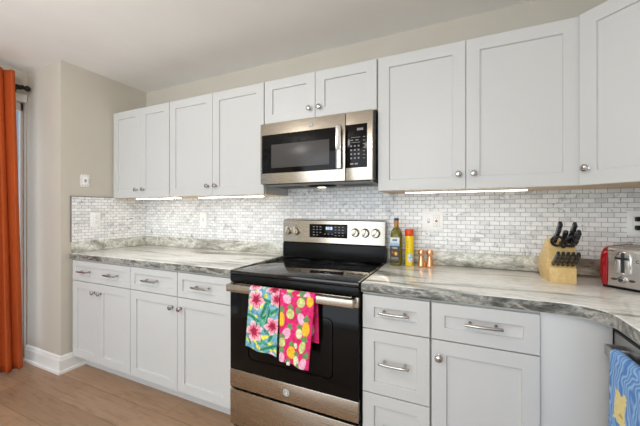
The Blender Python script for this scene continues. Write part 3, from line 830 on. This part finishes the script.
# scissors: two ring handles
f = kframe(1.617, -.290, 1.083, 64)
t = thing('kitchen_scissors', 'black ring-handled kitchen scissors in middle of knife block', 'scissors', full=f)
bm = B(); bx(bm, -.007, .007, -.004, .004, 0, .016, .002)
bm.transform(f); obj('blade_shank', bm, M['chrome'], t)
for s, rx, rz, tilt in ((-1, .0215, .0245, 14), (1, .0215, .0255, -16)):
    bm = B()
    c0 = Vector((s*.0255, 0, .036))
    pts = []
    for a in range(0, 361, 20):
        p = Vector((rx*math.cos(R(a)), 0, rz*math.sin(R(a)))); p.rotate(Matrix.Rotation(R(-tilt), 3, 'Y')); pts.append(f @ (c0+p))
    tube(bm, pts, .0056, 10, cap=False)
    tube(bm, [f @ Vector((s*.003, 0, .006)), f @ Vector((s*.008, 0, .016))], [.005, .0055], 10)
    obj('finger_ring', bm, M['knife'], t)
# steak knives
sk = None
names = ('leftmost', 'second from left', 'middle', 'second from right', 'rightmost')
for k in range(5):
    x = 1.5815+k*.0178
    fm = kframe(x, -.2755, 1.003, 35)
    lab = '%s of the five short steak knives in the block front' % names[k]
    if sk is None: sk = make_knife('steak_knife', fm, lab, 'knife',   .102, .020, .013, 'steak knives in the block front', 2)
    else: dup(sk, fm, lab, 'steak knives in the block front')

# toaster
tm = Matrix.Translation((1.767, -.308, ZK)) @ Matrix.Rotation(R(-42), 4, 'Z')     # local: x along the front, y back, front at y=0
tt = thing('toaster', 'brushed steel four-slice toaster with red ends at right edge', 'toaster', full=tm)
TL, TD, TH = .30, .26, .178
def loc(bm): bm.transform(tm); return bm
bm = B(); prism(bm, [(0, .014), (0, .160), (.002, .168), (.007, .175), (.016, TH), (TD-.016, TH), (TD-.007, .175), (TD-.002, .168), (TD, .160), (TD, .014)], 0, TL, lambda u, v, w_: Vector((w_, u, v)), .002)
bd = obj('shell', loc(bm), M['toaster_steel'], tt)
for x0, x1, nm in ((-.030, -.0005, 0), (TL+.0005, TL+.030, 1)):
    bm = B()
    rows = []
    pr = [(.006, .010), (-.004, .030), (-.005, .120), (.001, .150), (.014, .168), (.036, TH+.003), (TD-.036, TH+.003), (TD-.014, .168), (TD-.001, .150), (TD+.005, .120), (TD+.004, .030), (TD-.006, .010)]
    steps = ((0, 1.0), (.4, .985), (.75, .94), (.93, .86), (1.0, .74))
    for q, sc_ in steps:
        xx = (x1-(x1-x0)*q) if nm == 0 else (x0+(x1-x0)*q)
        rows.append([bm.verts.new((xx, TD/2+(u-TD/2)*(.5+.5*sc_), .090+(v-.090)*sc_)) for u, v in pr])
    for a, b in zip(rows, rows[1:]):
        for k in range(len(pr)): bm.faces.new((a[k], a[(k+1) % len(pr)], b[(k+1) % len(pr)], b[k]))
    bm.faces.new(rows[0]); bm.faces.new(rows[-1])
    obj('end_cap', loc(bm), M['red'], tt, 'glossy red end')
bm = B(); bx(bm, -.022, TL+.022, .012, TD-.012, .0005, .0145, .003); obj('base', loc(bm), M['black'], tt)
for y in (.075, .165):
    for x in (.014, .158):
        bm = B(); bx(bm, x, x+.128, y-.016, y+.016, TH-.004, TH+.0008, .0006); s_ = obj('bread_slot', loc(bm), M['slot'], tt)
        bm = B(); ringpts = [(x-.003, y-.019), (x+.131, y-.019), (x+.131, y+.019), (x-.003, y+.019), (x-.003, y-.019)]
        tube(bm, [(a, b, TH+.0012) for a, b in ringpts], .002, 8); obj('slot_rim', loc(bm), M['chrome'], s_)
# lever windows and controls on the front
for k, xc in enumerate((.051, .240)):
    hw, zb_, zt_ = .0265, .066, .162
    out = [(-hw, zb_+.008), (-hw+.008, zb_), (hw-.008, zb_), (hw, zb_+.008), (hw, zt_-.028)] + [(hw*math.cos(R(a)), zt_-.028+.028*math.sin(R(a))) for a in range(15, 180, 15)] + [(-hw, zt_-.028)]
    bm = B(); prism(bm, out, -.0030, .0008, lambda u, v, w_: Vector((xc+u, w_, v)), .0012); wd_ = obj('lever_bezel', loc(bm), M['chrome'], bd)
    bm = B(); prism(bm, [(u*.80, .114+(v-.114)*.86) for u, v in out], -.0036, -.0028, lambda u, v, w_: Vector((xc+u, w_, v))); obj('lever_recess', loc(bm), M['mgrey'], bd, 'lever recess', smooth=False)
    bm = B()
    bx(bm, xc-.0205, xc-.008, -.0050, -.0037, .075, .128, .0005); obj('guide_panel', loc(bm), M['toaster_steel'], bd)
    bm = B(); bx(bm, xc+.0075, xc+.0205, -.0050, -.0037, .075, .128, .0005); obj('guide_panel', loc(bm), M['toaster_steel'], bd)
    bm = B(); bx(bm, xc-.0055, xc+.0055, -.0048, -.0037, .074, .157, .0005); obj('lever_slot', loc(bm), M['slot'], bd, 'dark lever slot')
    bm = B(); bx(bm, xc-.021, xc+.021, -.022, -.0052, .1315, .1375, .0025); obj('lever', loc(bm), M['black'], bd)
    bm = B(); lathe(bm, [(.0145, 0), (.0145, .005), (.0115, .007), (.0105, .015), (0, .016)], Matrix.Translation((xc-.003, .0005, .044)) @ Matrix.Rotation(R(90), 4, 'X'), 24); kb = obj('browning_dial', loc(bm), M['chrome'], bd)
    bm = B(); lathe(bm, [(.0078, 0), (.0070, .0012), (0, .0013)], Matrix.Translation((xc-.003, -.0156, .044)) @ Matrix.Rotation(R(90), 4, 'X'), 20); obj('dial_face', loc(bm), M['dgrey'], kb)
    for s in (-.029, .027):
        bm = B(); lathe(bm, [(.0075, 0), (.0068, .004), (0, .0045)], Matrix.Translation((xc+s, .0005, .044)) @ Matrix.Rotation(R(90), 4, 'X') @ Matrix.Diagonal((1.35, .75, 1, 1)), 20); obj('button', loc(bm), M['dgrey'], bd)
bm = B(); tube(bm, [(.0960+.0055*math.cos(R(a)), -.0006, .126+.0055*math.sin(R(a))) for a in range(45, 320, 15)], .0012, 6); obj('letter_mark', loc(bm), M['slot'], bd, 'dark letter C')

# ------------------------------------------------------------------ plates, outlets, plugs
def wall_plate(mtx, w_, h, name, label, cat, build, bev=.002):
    t = thing(name, label, cat, full=mtx)
    p = box_obj('plate', (-w_/2, w_/2, -.006, 0, -h/2, h/2), M['plate'], t, bev, mtx=mtx)
    build(t, p, mtx); return t
def toggle(xc):
    def f_(t, p, m):
        box_obj('toggle_surround', (xc-.0065, xc+.0065, -.0068, -.0058, -.0125, .0125), M['plate_line'], p, mtx=m)
        bm = B(); bx(bm, xc-.0042, xc+.0042, -.016, -.006, -.002, .010, .0015); bm.transform(m); obj('toggle', bm, M['plate'], p)
    return f_
def duplex(xc, gfci=False):
    def f_(t, p, m):
        box_obj('receptacle', (xc-.0165, xc+.0165, -.0072, -.0055, -.0335, .0335), M['plate'], p, .001, mtx=m)
        box_obj('receptacle_line', (xc-.0175, xc+.0175, -.0063, -.0056, -.0345, .0345), M['plate_line'], p, mtx=m)
        for z in (-.019, .019):
            bm = B()
            for s in (-.0062, .0062): bx(bm, xc+s-.0009, xc+s+.0009, -.0078, -.0070, z-.001, z+.006)
            lathe(bm, [(.0022, 0), (.0022, .0008)], Matrix.Translation((xc, -.0070, z-.007)) @ Matrix.Rotation(R(90), 4, 'X'), 10)
            bm.transform(m); obj('outlet_slots', bm, M['slot'], p)
        if gfci:
            box_obj('reset_button', (xc-.007, xc+.007, -.0088, -.0070, .0005, .0060), M['red_button'], p, .0006, mtx=m)
            box_obj('test_button', (xc-.007, xc+.007, -.0086, -.0070, -.0065, -.0010), M['slot'], p, .0006, mtx=m)
    return f_
def at_back(x, z): return Matrix.Translation((x, -.0102, z))
def at_return(y, z, off=.0102): return Matrix.Translation((XP+off, y, z)) @ Matrix.Rotation(R(90), 4, 'Z')
wall_plate(at_return(-.466, 1.178), .078, .122, 'outlet_plate', 'white single outlet plate on mosaic of left side wall', 'outlet', duplex(0))
wall_plate(at_back(-.852, 1.178), .078, .122, 'switch_plate', 'white single switch plate on back mosaic under left cabinets', 'switch', toggle(0))
def two(t, p, m): toggle(-.023)(t, p, m); duplex(.023, True)(t, p, m)
wall_plate(at_back(1.039, 1.190), .122, .122, 'switch_plate', 'white double plate with switch and red-button outlet above shakers', 'switch', two)
def twor(t, p, m): duplex(-.023)(t, p, m); duplex(.023)(t, p, m)
wall_plate(at_back(2.009, 1.192), .122, .122, 'outlet_plate', 'white outlet plate above toaster with two black plugs', 'outlet', twor)
for z, lab in ((1.213, 'upper black plug in outlet above toaster'), (1.171, 'lower black plug in outlet above toaster')):
    dx_ = .03 if z > 1.2 else 0.0
    t = thing('black_plug', lab, 'plug', (1.986, -.02, z), 0, 'black plugs above toaster')
    bm = B(); bx(bm, 1.972, 2.000, -.046, -.0190, z-.011, z+.011, .004, 3); obj('plug_body', bm, M['black'], t)
    bm = B(); tube(bm, [(1.998, -.034, z), (2.010+dx_, -.036, z-.001), (2.022+dx_, -.037, z-.008), (2.030+dx_, -.036, z-.03), (2.032+dx_, -.034, 1.10), (2.032+dx_, -.034, 1.03)], .0032, 8); obj('cord', bm, M['black'], t)
# ornate switch plate on the painted side wall
mo = at_return(-.540, 1.500, .0005)
t = thing('ornate_switch_plate', 'ornate scalloped white switch plate on wall above left mosaic', 'switch', full=mo)
bm = B(); pts = []
for k in range(72):
    a = 2*math.pi*k/72; c_, s_ = math.cos(a), math.sin(a)
    q = (abs(c_/.036)**5+abs(s_/.050)**5)**(-1/5); q *= 1+.05*math.cos(12*a)
    pts.append((q*c_, q*s_))
prism(bm, pts, -.006, 0, lambda u, v, w_: mo @ Vector((u, w_, v)), .0018); pl = obj('plate', bm, M['plate'], t)
bm = B()
for k in range(12):
    a = 2*math.pi*k/12; c_, s_ = math.cos(a), math.sin(a); q = .80*(abs(c_/.036)**4+abs(s_/.050)**4)**(-1/4)
    tube(bm, [mo @ Vector((q*c_+.005*math.cos(R(b)), -.0065, q*s_+.006*math.sin(R(b)))) for b in range(0, 361, 40)], .0012, 6, cap=False)
obj('scrollwork', bm, M['plate_line'], pl, 'raised scroll border')
box_obj('toggle_surround', (-.0065, .0065, -.0068, -.0058, -.0125, .0125), M['plate_line'], pl, mtx=mo)
box_obj('toggle', (-.0042, .0042, -.018, -.006, -.003, .009), M['nickel'], pl, .0012, mtx=mo)

# ------------------------------------------------------------------ curtain and rod
XC = -2.028
rd = thing('curtain_rod', 'black curtain rod with ball finial above left window', 'curtain rod', (XC, -1.45, 2.253))
bm = B(); tube(bm, [(XC, -.775, 2.253), (XC, -2.25, 2.253)], .0125, 16); obj('rod', bm, M['rod'], rd)
bm = B(); lathe(bm, [(.0125, 0), (.018, .003), (.018, .009), (.011, .013), (.011, .018), (.020, .026), (.0235, .037), (.020, .048), (.010, .056), (0, .058)], Matrix.Translation((XC, -.776, 2.253)) @ Matrix.Rotation(R(-90), 4, 'X'), 24); obj('finial', bm, M['rod'], rd)
for y in (-.79, -2.16):
    bm = B(); tube(bm, [(XL+.004, y, 2.243), (XC, y, 2.236)], .007, 10); bx(bm, XL+.0005, XL+.008, y-.014, y+.014, 2.21, 2.275, .002)
    tube(bm, [(XC, y-.012, 2.2385), (XC, y+.012, 2.2385)], .010, 10); obj('bracket', bm, M['rod'], rd)
cu = thing('curtain', 'long rust orange curtain hanging in folds at left edge', 'curtain', (XC, -1.0, .02))
bm = B(); nu, nv = 150, 40; gr = []
for j in range(nv+1):
    v = j/nv; z = .022+(2.338-.022)*v; row = []
    for i in range(nu+1):
        u = i/nu
        yb = -.806-.44*u; yt = -.850-.38*u
        y = yb+(yt-yb)*v
        amp = .038-.010*v
        ph = u*2*math.pi*6.2 + .5*math.sin(v*2.2+u*5)
        x = XC + .058 + amp*math.sin(ph) + .010*math.sin(ph*.37+2*v) + .010*(1-v)
        y += .012*math.cos(ph*2)*(.6+.4*(1-v))
        row.append(bm.verts.new((x, y, z)))
    gr.append(row)
for j in range(nv):
    for i in range(nu): bm.faces.new((gr[j][i], gr[j][i+1], gr[j+1][i+1], gr[j+1][i]))
o = obj('curtain_panel', bm, M['orange'], cu)
md = o.modifiers.new('thickness', 'SOLIDIFY'); md.thickness = .003; md.offset = 0
